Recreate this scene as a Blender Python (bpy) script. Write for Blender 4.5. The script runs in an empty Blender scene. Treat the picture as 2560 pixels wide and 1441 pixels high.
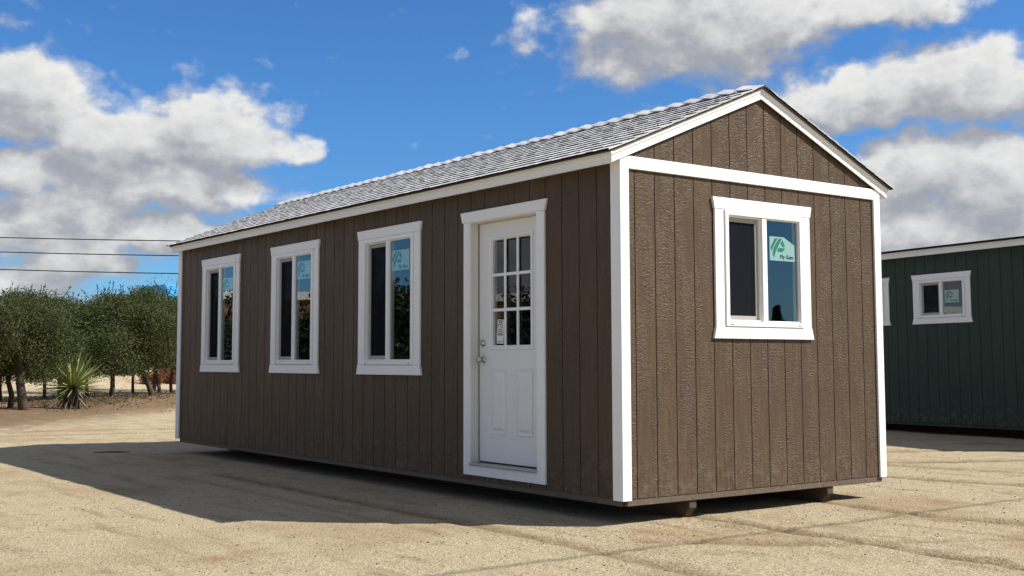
import bpy, bmesh, math, random
from mathutils import Vector, Matrix, noise, Quaternion
random.seed(7)
R = math.radians
scene = bpy.context.scene
COL = scene.collection

# ------------------------------------------------------------------ camera
CAM = Vector((-5.681, -6.2556, 1.17))
rgt = Vector((0.80909422, -0.58767781, -0.00115499))
upv = Vector((-0.04538954, -0.06444995, 0.99688815))
fwd = Vector((0.58592349, 0.80652402, 0.07882051))
cd = bpy.data.cameras.new('camera'); cam = bpy.data.objects.new('camera', cd); COL.objects.link(cam)
cam.matrix_world = Matrix(((rgt.x, upv.x, -fwd.x, CAM.x), (rgt.y, upv.y, -fwd.y, CAM.y), (rgt.z, upv.z, -fwd.z, CAM.z), (0, 0, 0, 1)))
cd.sensor_width = 36; cd.sensor_fit = 'HORIZONTAL'
cd.lens = 2929.42 / 2560 * 36
cd.shift_x = 47.76 / 2560; cd.shift_y = -48.01 / 2560
cd.clip_start = 0.05; cd.clip_end = 3000
scene.camera = cam

# ------------------------------------------------------------------ sun, sky, exposure
SUN_DIR = Vector((0.527, -0.498, 0.689)).normalized()
SUN_STRENGTH = 5.0
SKY_STRENGTH = 0.076
sd = bpy.data.lights.new('sun', 'SUN'); sun = bpy.data.objects.new('sun', sd); COL.objects.link(sun)
sd.energy = SUN_STRENGTH; sd.angle = R(0.53); sd.color = (1.0, 0.95, 0.87)
sun.rotation_euler = (-SUN_DIR).to_track_quat('-Z', 'Y').to_euler()
sun.location = SUN_DIR * 40
scene.view_settings.view_transform = 'Standard'; scene.view_settings.look = 'None'
scene.view_settings.exposure = 0.55; scene.view_settings.gamma = 1.0

class NT:
    """small helper for node trees"""
    def __init__(s, tree): s.t = tree; s.n = tree.nodes; s.l = tree.links
    def new(s, typ, **kw):
        nd = s.n.new(typ)
        for k, v in kw.items(): setattr(nd, k, v)
        return nd
    def set(s, sock, v):
        if hasattr(v, 'is_output'): s.l.new(v, sock)
        elif v is not None: sock.default_value = v
    def math(s, op, a, b=None, c=None, clamp=False):
        nd = s.new('ShaderNodeMath', operation=op); nd.use_clamp = clamp
        for i, v in enumerate((a, b, c)):
            if v is not None: s.set(nd.inputs[i], v)
        return nd.outputs[0]
    def vmath(s, op, a, b=None, scale=None):
        nd = s.new('ShaderNodeVectorMath', operation=op)
        s.set(nd.inputs[0], a)
        if b is not None: s.set(nd.inputs[1], b)
        if scale is not None: s.set(nd.inputs['Scale'], scale)
        return nd.outputs[1] if op in ('LENGTH', 'DOT_PRODUCT', 'DISTANCE') else nd.outputs[0]
    def noise(s, vec, scale, detail=4, rough=0.55, dist=0.0):
        nd = s.new('ShaderNodeTexNoise'); s.set(nd.inputs['Vector'], vec); s.set(nd.inputs['Scale'], scale)
        nd.inputs['Detail'].default_value = detail; nd.inputs['Roughness'].default_value = rough; nd.inputs['Distortion'].default_value = dist
        return nd.outputs[0]
    def smooth(s, x, a, b, lo=0.0, hi=1.0):
        nd = s.new('ShaderNodeMapRange', interpolation_type='SMOOTHSTEP'); s.set(nd.inputs[0], x)
        for i, v in enumerate((a, b, lo, hi)): s.set(nd.inputs[i + 1], v)
        return nd.outputs[0]
    def lin(s, x, a, b, lo=0.0, hi=1.0):
        nd = s.new('ShaderNodeMapRange'); s.set(nd.inputs[0], x)
        for i, v in enumerate((a, b, lo, hi)): s.set(nd.inputs[i + 1], v)
        return nd.outputs[0]
    def mix(s, fac, a, b, blend='MIX'):
        nd = s.new('ShaderNodeMix', data_type='RGBA', blend_type=blend)
        s.set(nd.inputs[0], fac); s.set(nd.inputs[6], a); s.set(nd.inputs[7], b)
        return nd.outputs[2]
    def comb(s, x, y, z):
        nd = s.new('ShaderNodeCombineXYZ')
        for i, v in enumerate((x, y, z)): s.set(nd.inputs[i], v)
        return nd.outputs[0]
    def sep(s, v):
        nd = s.new('ShaderNodeSeparateXYZ'); s.set(nd.inputs[0], v); return nd.outputs

def C(r, g, b): return (r, g, b, 1.0)

# ---- world: Nishita sky with cumulus clouds placed by compass direction (azimuth / elevation in degrees)
def build_world():
    w = bpy.data.worlds.new('World'); scene.world = w; w.use_nodes = True
    T = NT(w.node_tree); T.n.clear()
    out = T.new('ShaderNodeOutputWorld'); bg = T.new('ShaderNodeBackground')
    sky = T.new('ShaderNodeTexSky', sky_type='NISHITA'); sky.sun_disc = False
    sky.sun_elevation = math.asin(SUN_DIR.z); sky.sun_rotation = math.atan2(SUN_DIR.x, SUN_DIR.y)
    sky.altitude = 200; sky.air_density = 1.0; sky.dust_density = 0.35; sky.ozone_density = 3.0
    d = T.new('ShaderNodeTexCoord').outputs['Generated']
    sx, sy, sz = T.sep(d)
    az0 = T.math('DEGREES', T.math('ARCTAN2', sx, sy))
    el0 = T.math('DEGREES', T.math('ARCSINE', sz))
    # cumulus banks: azimuth, elevation, half width, half height, weight
    B = [
     (14.2, 12.0, 3.4, 1.9, 1.0), (18.2, 10.3, 4.4, 1.6, 1.0), (22.6, 10.9, 3.3, 1.9, 1.0), (26.2, 10.2, 1.5, 1.1, .62),
     (15.5, 8.6, 5.0, 1.5, .85), (21.0, 8.1, 4.6, 1.4, .9), (15.5, 6.4, 6.5, 1.7, .8), (16.8, 5.2, 2.2, 1.6, .9), (20.6, 6.1, 3.4, .8, .95), (13.5, 3.6, 4.0, 1.8, .85),
     (12.6, 15.4, 3.0, 1.2, .34), (26.5, 8.1, 1.3, .8, .42), (5, 10, 5, 2.6, .9), (4, 5, 6, 2, .8),
     (46.5, 16.2, 6.6, 2.5, 1.0), (42.6, 14.8, 3.4, 2.0, .72), (48.8, 14.8, 3.0, 2.2, .8), (54.2, 16.4, 5.0, 1.2, .95), (47, 20, 7, 2.2, .9),
     (37.6, 16.2, 1.5, 1.3, .5), (34.6, 14.8, 1.0, .6, .36),
     (54.0, 12.2, 4.6, 1.3, .95), (58.6, 12.6, 4.2, 1.9, 1.0), (50.6, 11.9, 3.0, .9, .8), (45.6, 12.1, 3.2, .7, .45),
     (55.8, 8.6, 3.2, 2.0, 1.0), (59.6, 8.2, 3.4, 2.4, 1.0), (55.5, 6.3, 5.0, 1.6, .85), (60, 5.0, 8.0, 1.5, .8), (66, 9, 5, 3, .95), (70, 14, 5, 2, .8)]
    def density(off_az, off_el):
        az = T.math('ADD', az0, off_az); el = T.math('ADD', el0, off_el)
        p = T.comb(az, T.math('MULTIPLY', el, 1.35), 0.0)
        nbig = T.noise(p, 0.16, 2, .5)
        # warp the position so that no bank is an ellipse
        wn = T.new('ShaderNodeTexNoise'); T.set(wn.inputs['Vector'], p); wn.inputs['Scale'].default_value = 0.33; wn.inputs['Detail'].default_value = 5
        wv = T.vmath('SCALE', T.vmath('SUBTRACT', wn.outputs[1], (.5, .5, .5)), scale=4.4)
        wx, wy, _ = T.sep(wv)
        azw = T.math('ADD', az, wx); elw = T.math('ADD', el, T.math('MULTIPLY', wy, .55))
        f = None
        for (a, e, ra, re, wt) in B:
            u = T.math('MULTIPLY', T.math('SUBTRACT', azw, a), 1 / ra)
            v = T.math('MULTIPLY', T.math('SUBTRACT', elw, e), 1 / re)
            r2 = T.math('ADD', T.math('MULTIPLY', u, u), T.math('MULTIPLY', v, v))
            g = T.math('MULTIPLY', T.math('DIVIDE', 1.0, T.math('ADD', 1.0, T.math('MULTIPLY', r2, r2))), wt)
            f = g if f is None else T.math('SMOOTH_MAX', f, g, .18)
        # the same kind of broken cumulus goes on all round the sky
        infr = T.math('MULTIPLY', T.smooth(az0, 2, 10), T.smooth(az0, 74, 64))
        infr = T.math('MULTIPLY', infr, T.smooth(el0, 26, 20))
        wide = T.noise(T.comb(T.math('ADD', sx, 2.1), T.math('ADD', sy, 9.4), T.math('MULTIPLY', sz, 2.2)), 3.2, 2, .5)
        gen = T.smooth(wide, .40, .58, 0, .95)
        f = T.math('ADD', T.math('MULTIPLY', f, infr), T.math('MULTIPLY', gen, T.math('SUBTRACT', 1.0, infr)))
        n1 = T.noise(p, 0.55, 8, .56)
        return T.math('ADD', f, T.math('MULTIPLY', T.math('SUBTRACT', n1, .5), 1.08))
    den = density(0.0, 0.0)
    den_l = density(0.7, 1.35)          # the same cloud a step towards the light
    mask = T.math('MAXIMUM', T.smooth(den, 0.27, 0.72), T.math('MULTIPLY', T.smooth(den, 0.25, 0.50), .38))
    lit = T.smooth(T.math('SUBTRACT', den, den_l), -0.34, 0.52)
    thick = T.smooth(den, 0.55, 1.35)
    ccol = T.mix(lit, C(.245, .253, .280), C(.58, .575, .56))
    ccol = T.mix(T.math('MULTIPLY', thick, .45), ccol, C(.30, .305, .325))
    fine = T.noise(T.comb(az0, T.math('MULTIPLY', el0, 1.6), 3.0), 1.5, 6, .6)
    ccol = T.mix(T.smooth(fine, .35, .7), ccol, T.mix(1.0, ccol, C(1.09, 1.09, 1.08), 'MULTIPLY'))
    skyc = T.vmath('SCALE', sky.outputs[0], scale=SKY_STRENGTH)
    skyc = T.mix(1.0, skyc, C(.43, .80, 1.20), 'MULTIPLY')
    horizon = T.smooth(el0, -1, 4)
    fac = T.math('MULTIPLY', T.math('MULTIPLY', mask, .97), horizon)
    col = T.mix(fac, skyc, ccol)
    T.set(bg.inputs[0], col); bg.inputs[1].default_value = 1.0
    T.l.new(bg.outputs[0], out.inputs[0])
    w.cycles.sampling_method = 'MANUAL'; w.cycles.sample_map_resolution = 1024
build_world()

# ------------------------------------------------------------------ materials
def mat(name, col, rough=.6, spec=.5, metal=0.0, fn=None):
    m = bpy.data.materials.new(name); m.use_nodes = True
    T = NT(m.node_tree); b = T.n['Principled BSDF']
    b.inputs['Base Color'].default_value = C(*col); b.inputs['Roughness'].default_value = rough
    b.inputs['Specular IOR Level'].default_value = spec; b.inputs['Metallic'].default_value = metal
    if fn: fn(T, b)
    return m
def obco(T): return T.new('ShaderNodeTexCoord').outputs['Object']
def wpos(T): return T.new('ShaderNodeNewGeometry').outputs['Position']
def bump(T, b, h, strength, dist):
    nd = T.new('ShaderNodeBump'); nd.inputs['Strength'].default_value = strength; nd.inputs['Distance'].default_value = dist
    T.set(nd.inputs['Height'], h); T.l.new(nd.outputs[0], b.inputs['Normal'])

def siding_fn(base, streak):
    def fn(T, b):
        p = obco(T); x, y, z = T.sep(p)
        rnd = T.new('ShaderNodeObjectInfo').outputs['Random']
        h = T.math('ADD', x, y)
        q = T.comb(h, z, T.math('MULTIPLY', rnd, 37.0))
        stretched = T.comb(T.math('MULTIPLY', h, 40.0), T.math('MULTIPLY', z, 2.2), T.math('MULTIPLY', rnd, 37.0))
        s1 = T.noise(stretched, 1.0, 4, .6)
        c1 = T.mix(T.smooth(s1, .35, .75), C(*[v * .90 for v in base]), C(*streak))
        patch = T.noise(q, 1.7, 3, .55)
        c1 = T.mix(T.smooth(patch, .3, .75), c1, T.mix(1.0, c1, C(1.10, 1.06, .98), 'MULTIPLY'))
        k = T.lin(rnd, 0, 1, .95, 1.05)
        c1 = T.mix(1.0, c1, T.comb(k, k, k), 'MULTIPLY')
        # dust splashed up from the ground
        dust = T.math('MULTIPLY', T.smooth(z, .75, .18), T.smooth(T.noise(q, 14.0, 4, .65), .42, .75))
        c1 = T.mix(T.math('MULTIPLY', dust, .35), c1, C(.22, .17, .11))
        T.set(b.inputs['Base Color'], c1)
        # pressed cedar figure: ripples across the board and fine grain along it
        warp = T.noise(q, 5.0, 2, .5)
        rip = T.noise(T.comb(T.math('MULTIPLY', h, 34.0), T.math('ADD', T.math('MULTIPLY', z, 82.0), T.math('MULTIPLY', warp, 9.0)), rnd), 1.0, 2, .55, .6)
        rarea = T.smooth(T.noise(T.comb(T.math('MULTIPLY', h, 9.0), T.math('MULTIPLY', z, 2.0), T.math('MULTIPLY', rnd, 9.0)), 1.0, 2, .5), .34, .62)
        grain = T.noise(T.comb(T.math('MULTIPLY', h, 260.0), T.math('MULTIPLY', z, 14.0), rnd), 1.0, 3, .6)
        hh = T.math('ADD', T.math('MULTIPLY', T.math('MULTIPLY', rip, T.lin(rarea, 0, 1, .25, 1.0)), 1.0), T.math('MULTIPLY', grain, .22))
        bump(T, b, hh, .9, .012)
    return fn
M = {}
M['brown'] = mat('brown_siding', (.13, .095, .066), .38, .14, 0, siding_fn((.088, .061, .040), (.099, .069, .046)))
M['green'] = mat('green_siding', (.02, .045, .035), .5, .22, 0, siding_fn((.028, .050, .038), (.032, .054, .041)))
def groove_fn(T, b): pass
M['brown_back'] = mat('brown_groove_shade', (.06, .041, .027), .7)  # siding brown darkened, groove shade put into the colour
M['green_back'] = mat('green_groove_shade', (.020, .036, .028), .7)  # darker siding green, carries the shade of the grooves
def white_fn(c, dirtcol=(.45, .40, .32), amt=.35):
    def fn(T, b):
        p = wpos(T); x, y, z = T.sep(p)
        n = T.noise(p, 9.0, 5, .65)
        low = T.smooth(z, .75, .2)
        d = T.math('MULTIPLY', T.smooth(n, .48, .78), T.lin(low, 0, 1, .10, 1.0))
        T.set(b.inputs['Base Color'], T.mix(T.math('MULTIPLY', d, amt), C(*c), C(*dirtcol)))
        g = T.noise(T.vmath('MULTIPLY', p, (60, 60, 60)), 1.0, 3, .6)
        g2 = T.noise(T.vmath('MULTIPLY', p, (22, 22, 7)), 1.0, 2, .5, .5)
        bump(T, b, T.math('ADD', g, T.math('MULTIPLY', g2, .8)), .22, .002)
    return fn
M['white'] = mat('white_trim_paint', (.84, .84, .82), .45, .5, 0, white_fn((.84, .84, .82)))
M['vinyl'] = mat('white_vinyl', (.83, .83, .81), .32, .5, 0, None)
M['doorwhite'] = mat('door_paint', (.78, .78, .765), .38, .5, 0, white_fn((.78, .78, .765), (.5, .48, .42), .15))
M['jamb'] = mat('jamb_paint', (.72, .70, .64), .5, .5, 0, white_fn((.72, .70, .64), (.42, .36, .26), .3))
M['screenframe'] = mat('screen_frame_grey', (.33, .32, .29), .5)
M['rubber'] = mat('black_weatherstrip', (.012, .012, .012), .7)
def steel_fn(T, b):
    b.inputs['Roughness'].default_value = .28
M['nickel'] = mat('satin_nickel', (.55, .52, .47), .28, .5, 1.0)
M['alu'] = mat('aluminium_threshold', (.45, .44, .42), .42, .5, .8)
M['wood'] = mat('bare_lumber', (.13, .09, .055), .8)
M['inside'] = mat('interior_sheathing', (.10, .075, .05), .85)
def skid_fn(T, b):
    p = obco(T); x, y, z = T.sep(p)
    n = T.noise(p, 30, 4, .6)
    mud = T.math('MULTIPLY', T.smooth(z, .12, .0), T.smooth(n, .35, .6))
    T.set(b.inputs['Base Color'], T.mix(mud, T.mix(T.noise(T.vmath('MULTIPLY', p, (60, 4, 60)), 1., 3, .6), C(.05, .036, .025), C(.10, .075, .05)), C(.13, .065, .028)))
M['skid'] = mat('painted_skid', (.07, .05, .035), .75, .3, 0, skid_fn)
M['nail'] = mat('nail_dark', (.01, .009, .008), .6)
def shingle_fn(lo, hi):
    def fn(T, b):
        p = obco(T); w = wpos(T); rnd = T.new('ShaderNodeObjectInfo').outputs['Random']
        g = T.noise(w, 420, 2, .6); pt = T.noise(w, 11, 3, .6)
        c = T.mix(T.smooth(g, .35, .65), C(*lo), C(*hi))
        c = T.mix(T.math('MULTIPLY', T.smooth(pt, .4, .7), .5), c, C(*[v * .62 for v in lo]))
        k = T.lin(rnd, 0, 1, .86, 1.10)
        T.set(b.inputs['Base Color'], T.mix(1.0, c, T.comb(k, k, k), 'MULTIPLY'))
        bump(T, b, g, .5, .003)
    return fn
M['shingle'] = mat('grey_asphalt_shingle', (.4, .4, .4), .85, .35, 0, shingle_fn((.46, .46, .47), (.70, .70, .70)))
M['shade_drip_black'] = mat('black_butt_shade_and_drip', (.015, .015, .016), .9, .2)  # shade of the shingle butts painted black; also colours the drip edge
M['shingle_dark'] = mat('dark_shingle', (.05, .05, .055), .9, .3, 0, shingle_fn((.03, .03, .033), (.07, .07, .075)))

def glass_mat(name, tint, ior, rough=0.0):
    m = bpy.data.materials.new(name); m.use_nodes = True; T = NT(m.node_tree); T.n.clear()
    out = T.new('ShaderNodeOutputMaterial'); tr = T.new('ShaderNodeBsdfTransparent'); gl = T.new('ShaderNodeBsdfGlossy')
    tr.inputs[0].default_value = C(*tint); gl.inputs[0].default_value = C(.92, .96, 1.0); gl.inputs['Roughness'].default_value = rough
    ge = T.new('ShaderNodeNewGeometry')
    cs = T.math('ABSOLUTE', T.vmath('DOT_PRODUCT', ge.outputs['Incoming'], ge.outputs['True Normal']))
    fres = T.math('ADD', ior, T.math('MULTIPLY', T.math('POWER', T.math('SUBTRACT', 1.0, cs), 5.0), 1.0 - ior))
    # float glass is never perfectly flat
    bn = T.new('ShaderNodeBump'); bn.inputs['Strength'].default_value = .02; bn.inputs['Distance'].default_value = .02
    T.set(bn.inputs['Height'], T.noise(obco(T), 3.0, 1, .5)); T.l.new(bn.outputs[0], gl.inputs['Normal'])
    mx = T.new('ShaderNodeMixShader'); T.set(mx.inputs[0], fres); T.l.new(tr.outputs[0], mx.inputs[1]); T.l.new(gl.outputs[0], mx.inputs[2])
    T.l.new(mx.outputs[0], out.inputs[0]); return m
M['glass'] = glass_mat('low_e_glass', (.83, .86, .86), .062)
M['doorglass'] = glass_mat('door_glass', (.80, .82, .82), .045)
def mesh_fn():
    m = bpy.data.materials.new('insect_screen'); m.use_nodes = True; T = NT(m.node_tree); T.n.clear()
    out = T.new('ShaderNodeOutputMaterial'); tr = T.new('ShaderNodeBsdfTransparent'); df = T.new('ShaderNodeBsdfDiffuse')
    df.inputs[0].default_value = C(.018, .018, .022)
    mx = T.new('ShaderNodeMixShader'); p = obco(T); x, y, z = T.sep(p)
    moire = T.noise(T.comb(T.math('MULTIPLY', x, 30.), T.math('MULTIPLY', z, 5.), 0.), 1., 2, .5)
    T.set(mx.inputs[0], T.lin(moire, .3, .7, .45, .62))
    T.l.new(tr.outputs[0], mx.inputs[1]); T.l.new(df.outputs[0], mx.inputs[2]); T.l.new(mx.outputs[0], out.inputs[0]); return m
M['mesh'] = mesh_fn()
M['sticker'] = mat('pale_green_sticker', (.60, .84, .66), .5)
M['logo'] = mat('green_print', (.02, .26, .07), .5)
M['ink'] = mat('black_print', (.012, .012, .016), .5)
M['paper'] = mat('white_paper_label', (.74, .74, .72), .6)

# ------------------------------------------------------------------ mesh helpers
class MB:
    def __init__(s): s.v = []; s.f = []
    def quad(s, *pts):
        n = len(s.v); s.v += [tuple(p) for p in pts]; s.f.append(tuple(range(n, n + len(pts))))
    def box(s, x0, x1, y0, y1, z0, z1): s.hexa(((x0, y0, z0), (x1, y0, z0), (x1, y1, z0), (x0, y1, z0)), ((x0, y0, z1), (x1, y0, z1), (x1, y1, z1), (x0, y1, z1)))
    def hexa(s, bot, top):
        n = len(s.v); s.v += list(bot) + list(top)
        s.f += [(n + 3, n + 2, n + 1, n), (n + 4, n + 5, n + 6, n + 7)] + [(n + i, n + (i + 1) % 4, n + 4 + (i + 1) % 4, n + 4 + i) for i in range(4)]
    def prism(s, poly, y0, y1):
        """polygon in x,z (counter-clockwise seen from -y) extruded from y0 (front) to y1"""
        n = len(s.v); k = len(poly)
        s.v += [(x, y0, z) for x, z in poly] + [(x, y1, z) for x, z in poly]
        s.f.append(tuple(range(n, n + k))); s.f.append(tuple(range(n + 2 * k - 1, n + k - 1, -1)))
        for i in range(k): j = (i + 1) % k; s.f.append((n + i, n + k + i, n + k + j, n + j))
    def ring(s, x0, x1, z0, z1, w, y0, y1):
        s.box(x0, x0 + w, y0, y1, z0, z1); s.box(x1 - w, x1, y0, y1, z0, z1)
        s.box(x0 + w, x1 - w, y0, y1, z1 - w, z1); s.box(x0 + w, x1 - w, y0, y1, z0, z0 + w)
    def lathe(s, prof, axis_o, seg=14):
        """profile (r, t) turned round an axis along -y through axis_o"""
        n = len(s.v); ox, oy, oz = axis_o
        for r, t in prof:
            for k in range(seg):
                a = 2 * math.pi * k / seg; s.v.append((ox + r * math.cos(a), oy - t, oz + r * math.sin(a)))
        for i in range(len(prof) - 1):
            for k in range(seg): s.f.append((n + i * seg + k, n + i * seg + (k + 1) % seg, n + (i + 1) * seg + (k + 1) % seg, n + (i + 1) * seg + k))
        s.f.append(tuple(range(n + (len(prof) - 1) * seg, n + len(prof) * seg)))
    def tube(s, pts, rads, seg=8):
        n = len(s.v)
        for i, p in enumerate(pts):
            p = Vector(p); t = (Vector(pts[min(i + 1, len(pts) - 1)]) - Vector(pts[max(i - 1, 0)])).normalized()
            a = t.orthogonal().normalized() if abs(t.z) < .95 else t.cross(Vector((0, 1, 0))).normalized(); b = t.cross(a)
            for k in range(seg):
                an = 2 * math.pi * k / seg; s.v.append(tuple(p + (a * math.cos(an) + b * math.sin(an)) * rads[i]))
        for i in range(len(pts) - 1):
            for k in range(seg): s.f.append((n + i * seg + k, n + i * seg + (k + 1) % seg, n + (i + 1) * seg + (k + 1) % seg, n + (i + 1) * seg + k))
        s.f.append(tuple(range(n + seg - 1, n - 1, -1))); s.f.append(tuple(range(n + (len(pts) - 1) * seg, n + len(pts) * seg)))
    def mesh(s, name, m, M4=None, fix=True):
        me = bpy.data.meshes.new(name)
        vs = [tuple(M4 @ Vector(v)) for v in s.v] if M4 is not None else s.v
        me.from_pydata(vs, [], s.f)
        for mm in (m if isinstance(m, (list, tuple)) else [m]): me.materials.append(mm)
        if fix:
            bm = bmesh.new(); bm.from_mesh(me); bmesh.ops.recalc_face_normals(bm, faces=bm.faces); bm.to_mesh(me); bm.free()
        me.update(); return me
    def build(s, name, m, parent=None, M4=None, bevel=0, smooth=False, fix=True):
        me = s.mesh(name, m, M4, fix); o = link(name, me, parent)
        if smooth:
            for p in me.polygons: p.use_smooth = True
        if bevel:
            bv = o.modifiers.new('edge', 'BEVEL'); bv.width = bevel; bv.segments = 1; bv.limit_method = 'ANGLE'; bv.angle_limit = R(40)
        return o
def link(name, data, parent=None):
    o = bpy.data.objects.new(name, data); COL.objects.link(o)
    if parent: o.parent = parent
    return o
def thing(name, label, cat, loc=(0, 0, 0), rot=(0, 0, 0), group=None):
    o = link(name, None); o.location = loc; o.rotation_euler = rot; o.empty_display_size = .2
    return tag(o, label, cat, group)
def tag(o, label, cat, group=None):
    o['label'] = label; o['category'] = cat
    if group: o['group'] = group
    return o

def plate(us, vs, keep, top, w0, w1, mb):
    """front sheet with holes, thickness from y=w0 (outer) to y=w1; last row of vs may follow top(u)"""
    nu, nv = len(us), len(vs)
    base = len(mb.v); idx = {}
    def V(i, j, back):
        k = (i, j, back)
        if k not in idx:
            z = top(us[i]) if (j == nv - 1) else vs[j]
            idx[k] = len(mb.v); mb.v.append((us[i], w1 if back else w0, z))
        return idx[k]
    K = lambda i, j: 0 <= i < nu - 1 and 0 <= j < nv - 1 and keep((us[i] + us[i + 1]) / 2, (vs[j] + (vs[j + 1])) / 2)
    for i in range(nu - 1):
        for j in range(nv - 1):
            if not K(i, j): continue
            mb.f.append((V(i, j, 0), V(i + 1, j, 0), V(i + 1, j + 1, 0), V(i, j + 1, 0)))
            mb.f.append((V(i, j, 1), V(i, j + 1, 1), V(i + 1, j + 1, 1), V(i + 1, j, 1)))
            if not K(i - 1, j): mb.f.append((V(i, j, 0), V(i, j + 1, 0), V(i, j + 1, 1), V(i, j, 1)))
            if not K(i + 1, j): mb.f.append((V(i + 1, j, 0), V(i + 1, j, 1), V(i + 1, j + 1, 1), V(i + 1, j + 1, 0)))
            if not K(i, j - 1): mb.f.append((V(i, j, 0), V(i, j, 1), V(i + 1, j, 1), V(i + 1, j, 0)))
            if not K(i, j + 1): mb.f.append((V(i, j + 1, 0), V(i + 1, j + 1, 0), V(i + 1, j + 1, 1), V(i, j + 1, 1)))

def split_pieces(mb):
    par = list(range(len(mb.v)))
    def find(a):
        while par[a] != a: par[a] = par[par[a]]; a = par[a]
        return a
    for f in mb.f:
        for a in f[1:]: par[find(a)] = find(f[0])
    groups = {}
    for f in mb.f: groups.setdefault(find(f[0]), []).append(f)
    for fs in groups.values():
        m2 = MB(); mp = {}
        for f in fs:
            for a in f:
                if a not in mp: mp[a] = len(m2.v); m2.v.append(mb.v[a])
            m2.f.append(tuple(mp[a] for a in f))
        yield m2
S8 = 0.2032; GW = .0045
def siding_wall(house, M4, u0, u1, zb, zt, top, g0, opens, mboard, mback):
    """grooved panel wall: one mesh per board between grooves, on a backing sheet that shows in the grooves"""
    def keep(u, v): return not any(a < u < b and c < v < d for a, b, c, d in opens)
    def ok_v(v): return True
    gs = [g0 + k * S8 for k in range(-4, 60) if u0 + .02 < g0 + k * S8 < u1 - .02]
    edges = [u0] + gs + [u1]
    for a, b in zip(edges[:-1], edges[1:]):
        a2 = a + (GW if a != u0 else 0); b2 = b - (GW if b != u1 else 0)
        us = {a2, b2}; vs = {zb, zt}
        for (oa, ob, oc, od) in opens:
            if ob <= a2 or oa >= b2: continue
            us |= {v for v in (oa, ob) if a2 < v < b2}; vs |= {v for v in (oc, od) if zb < v < zt}
        if a2 < PEAK[0] < b2 and top is not FLAT: us.add(PEAK[0])
        mb = MB(); plate(sorted(us), sorted(vs), keep, (lambda u: zt) if top is FLAT else top, .019, .0295, mb)
        for piece in split_pieces(mb): piece.build('board', mboard, house, M4)
    us = {u0, u1}; vs = {zb + .004, zt}
    for (oa, ob, oc, od) in opens: us |= {oa, ob}; vs |= {max(oc, zb + .004), od}
    if top is not FLAT: us.add(PEAK[0])
    mb = MB(); plate(sorted(us), sorted(vs), keep, (lambda u: zt) if top is FLAT else (lambda u: top(u) - .002), .0275, .046, mb)
    mb.build('sheathing', mback, house, M4)
FLAT = 'flat'; PEAK = [0]

def frame_at(M4): return M4
def logo_parts(win, M4, u0, z0, w, h, cut, y):
    """the maker's sticker on the inner face of the fixed pane"""
    def pt(px, py): return (u0 + (px - 245) / 365 * w, z0 + h - (py - 122) / 366 * h)
    mb = MB(); poly = [(u0, z0), (u0 + w, z0)] + ([(u0 + w, z0 + h * .68), (u0 + w * .56, z0 + h)] if cut else [(u0 + w, z0 + h)]) + [(u0, z0 + h)]
    mb.prism(poly, y, y + .0006); mb.build('sticker', M['sticker'], win)
    mb = MB()
    for P in ([(318, 150), (258, 290), (275, 342), (300, 270), (364, 142)],
              [(384, 143), (330, 235), (300, 310), (283, 385), (306, 445), (330, 352), (370, 258), (423, 150)],
              [(434, 165), (403, 212), (430, 272), (466, 268)], [(372, 288), (350, 348), (432, 350), (467, 290)]):
        mb.prism([pt(*q) for q in P], y - .0012, y - .0004)
    mb.build('sticker_logo', M['logo'], win)
    cu = bpy.data.curves.new('lettering', 'FONT'); cu.body = 'Ply Gem'; cu.size = 1; cu.offset = .025; cu.resolution_u = 2
    to = bpy.data.objects.new('lettering', cu); COL.objects.link(to); bpy.context.view_layer.update()
    me = bpy.data.meshes.new_from_object(to); bpy.data.objects.remove(to); bpy.data.curves.remove(cu)
    xs = [v.co.x for v in me.vertices]; sx = (w * .52) / (max(xs) - min(xs)); sz = h * .155 / .70
    for v in me.vertices: v.co = (u0 + w * .41 + (v.co.x - min(xs)) * sx, y - .0015, z0 + h * .10 + v.co.y * sz)
    me.materials.clear(); me.materials.append(M['ink'])
    link('sticker_lettering', me, win)

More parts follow.
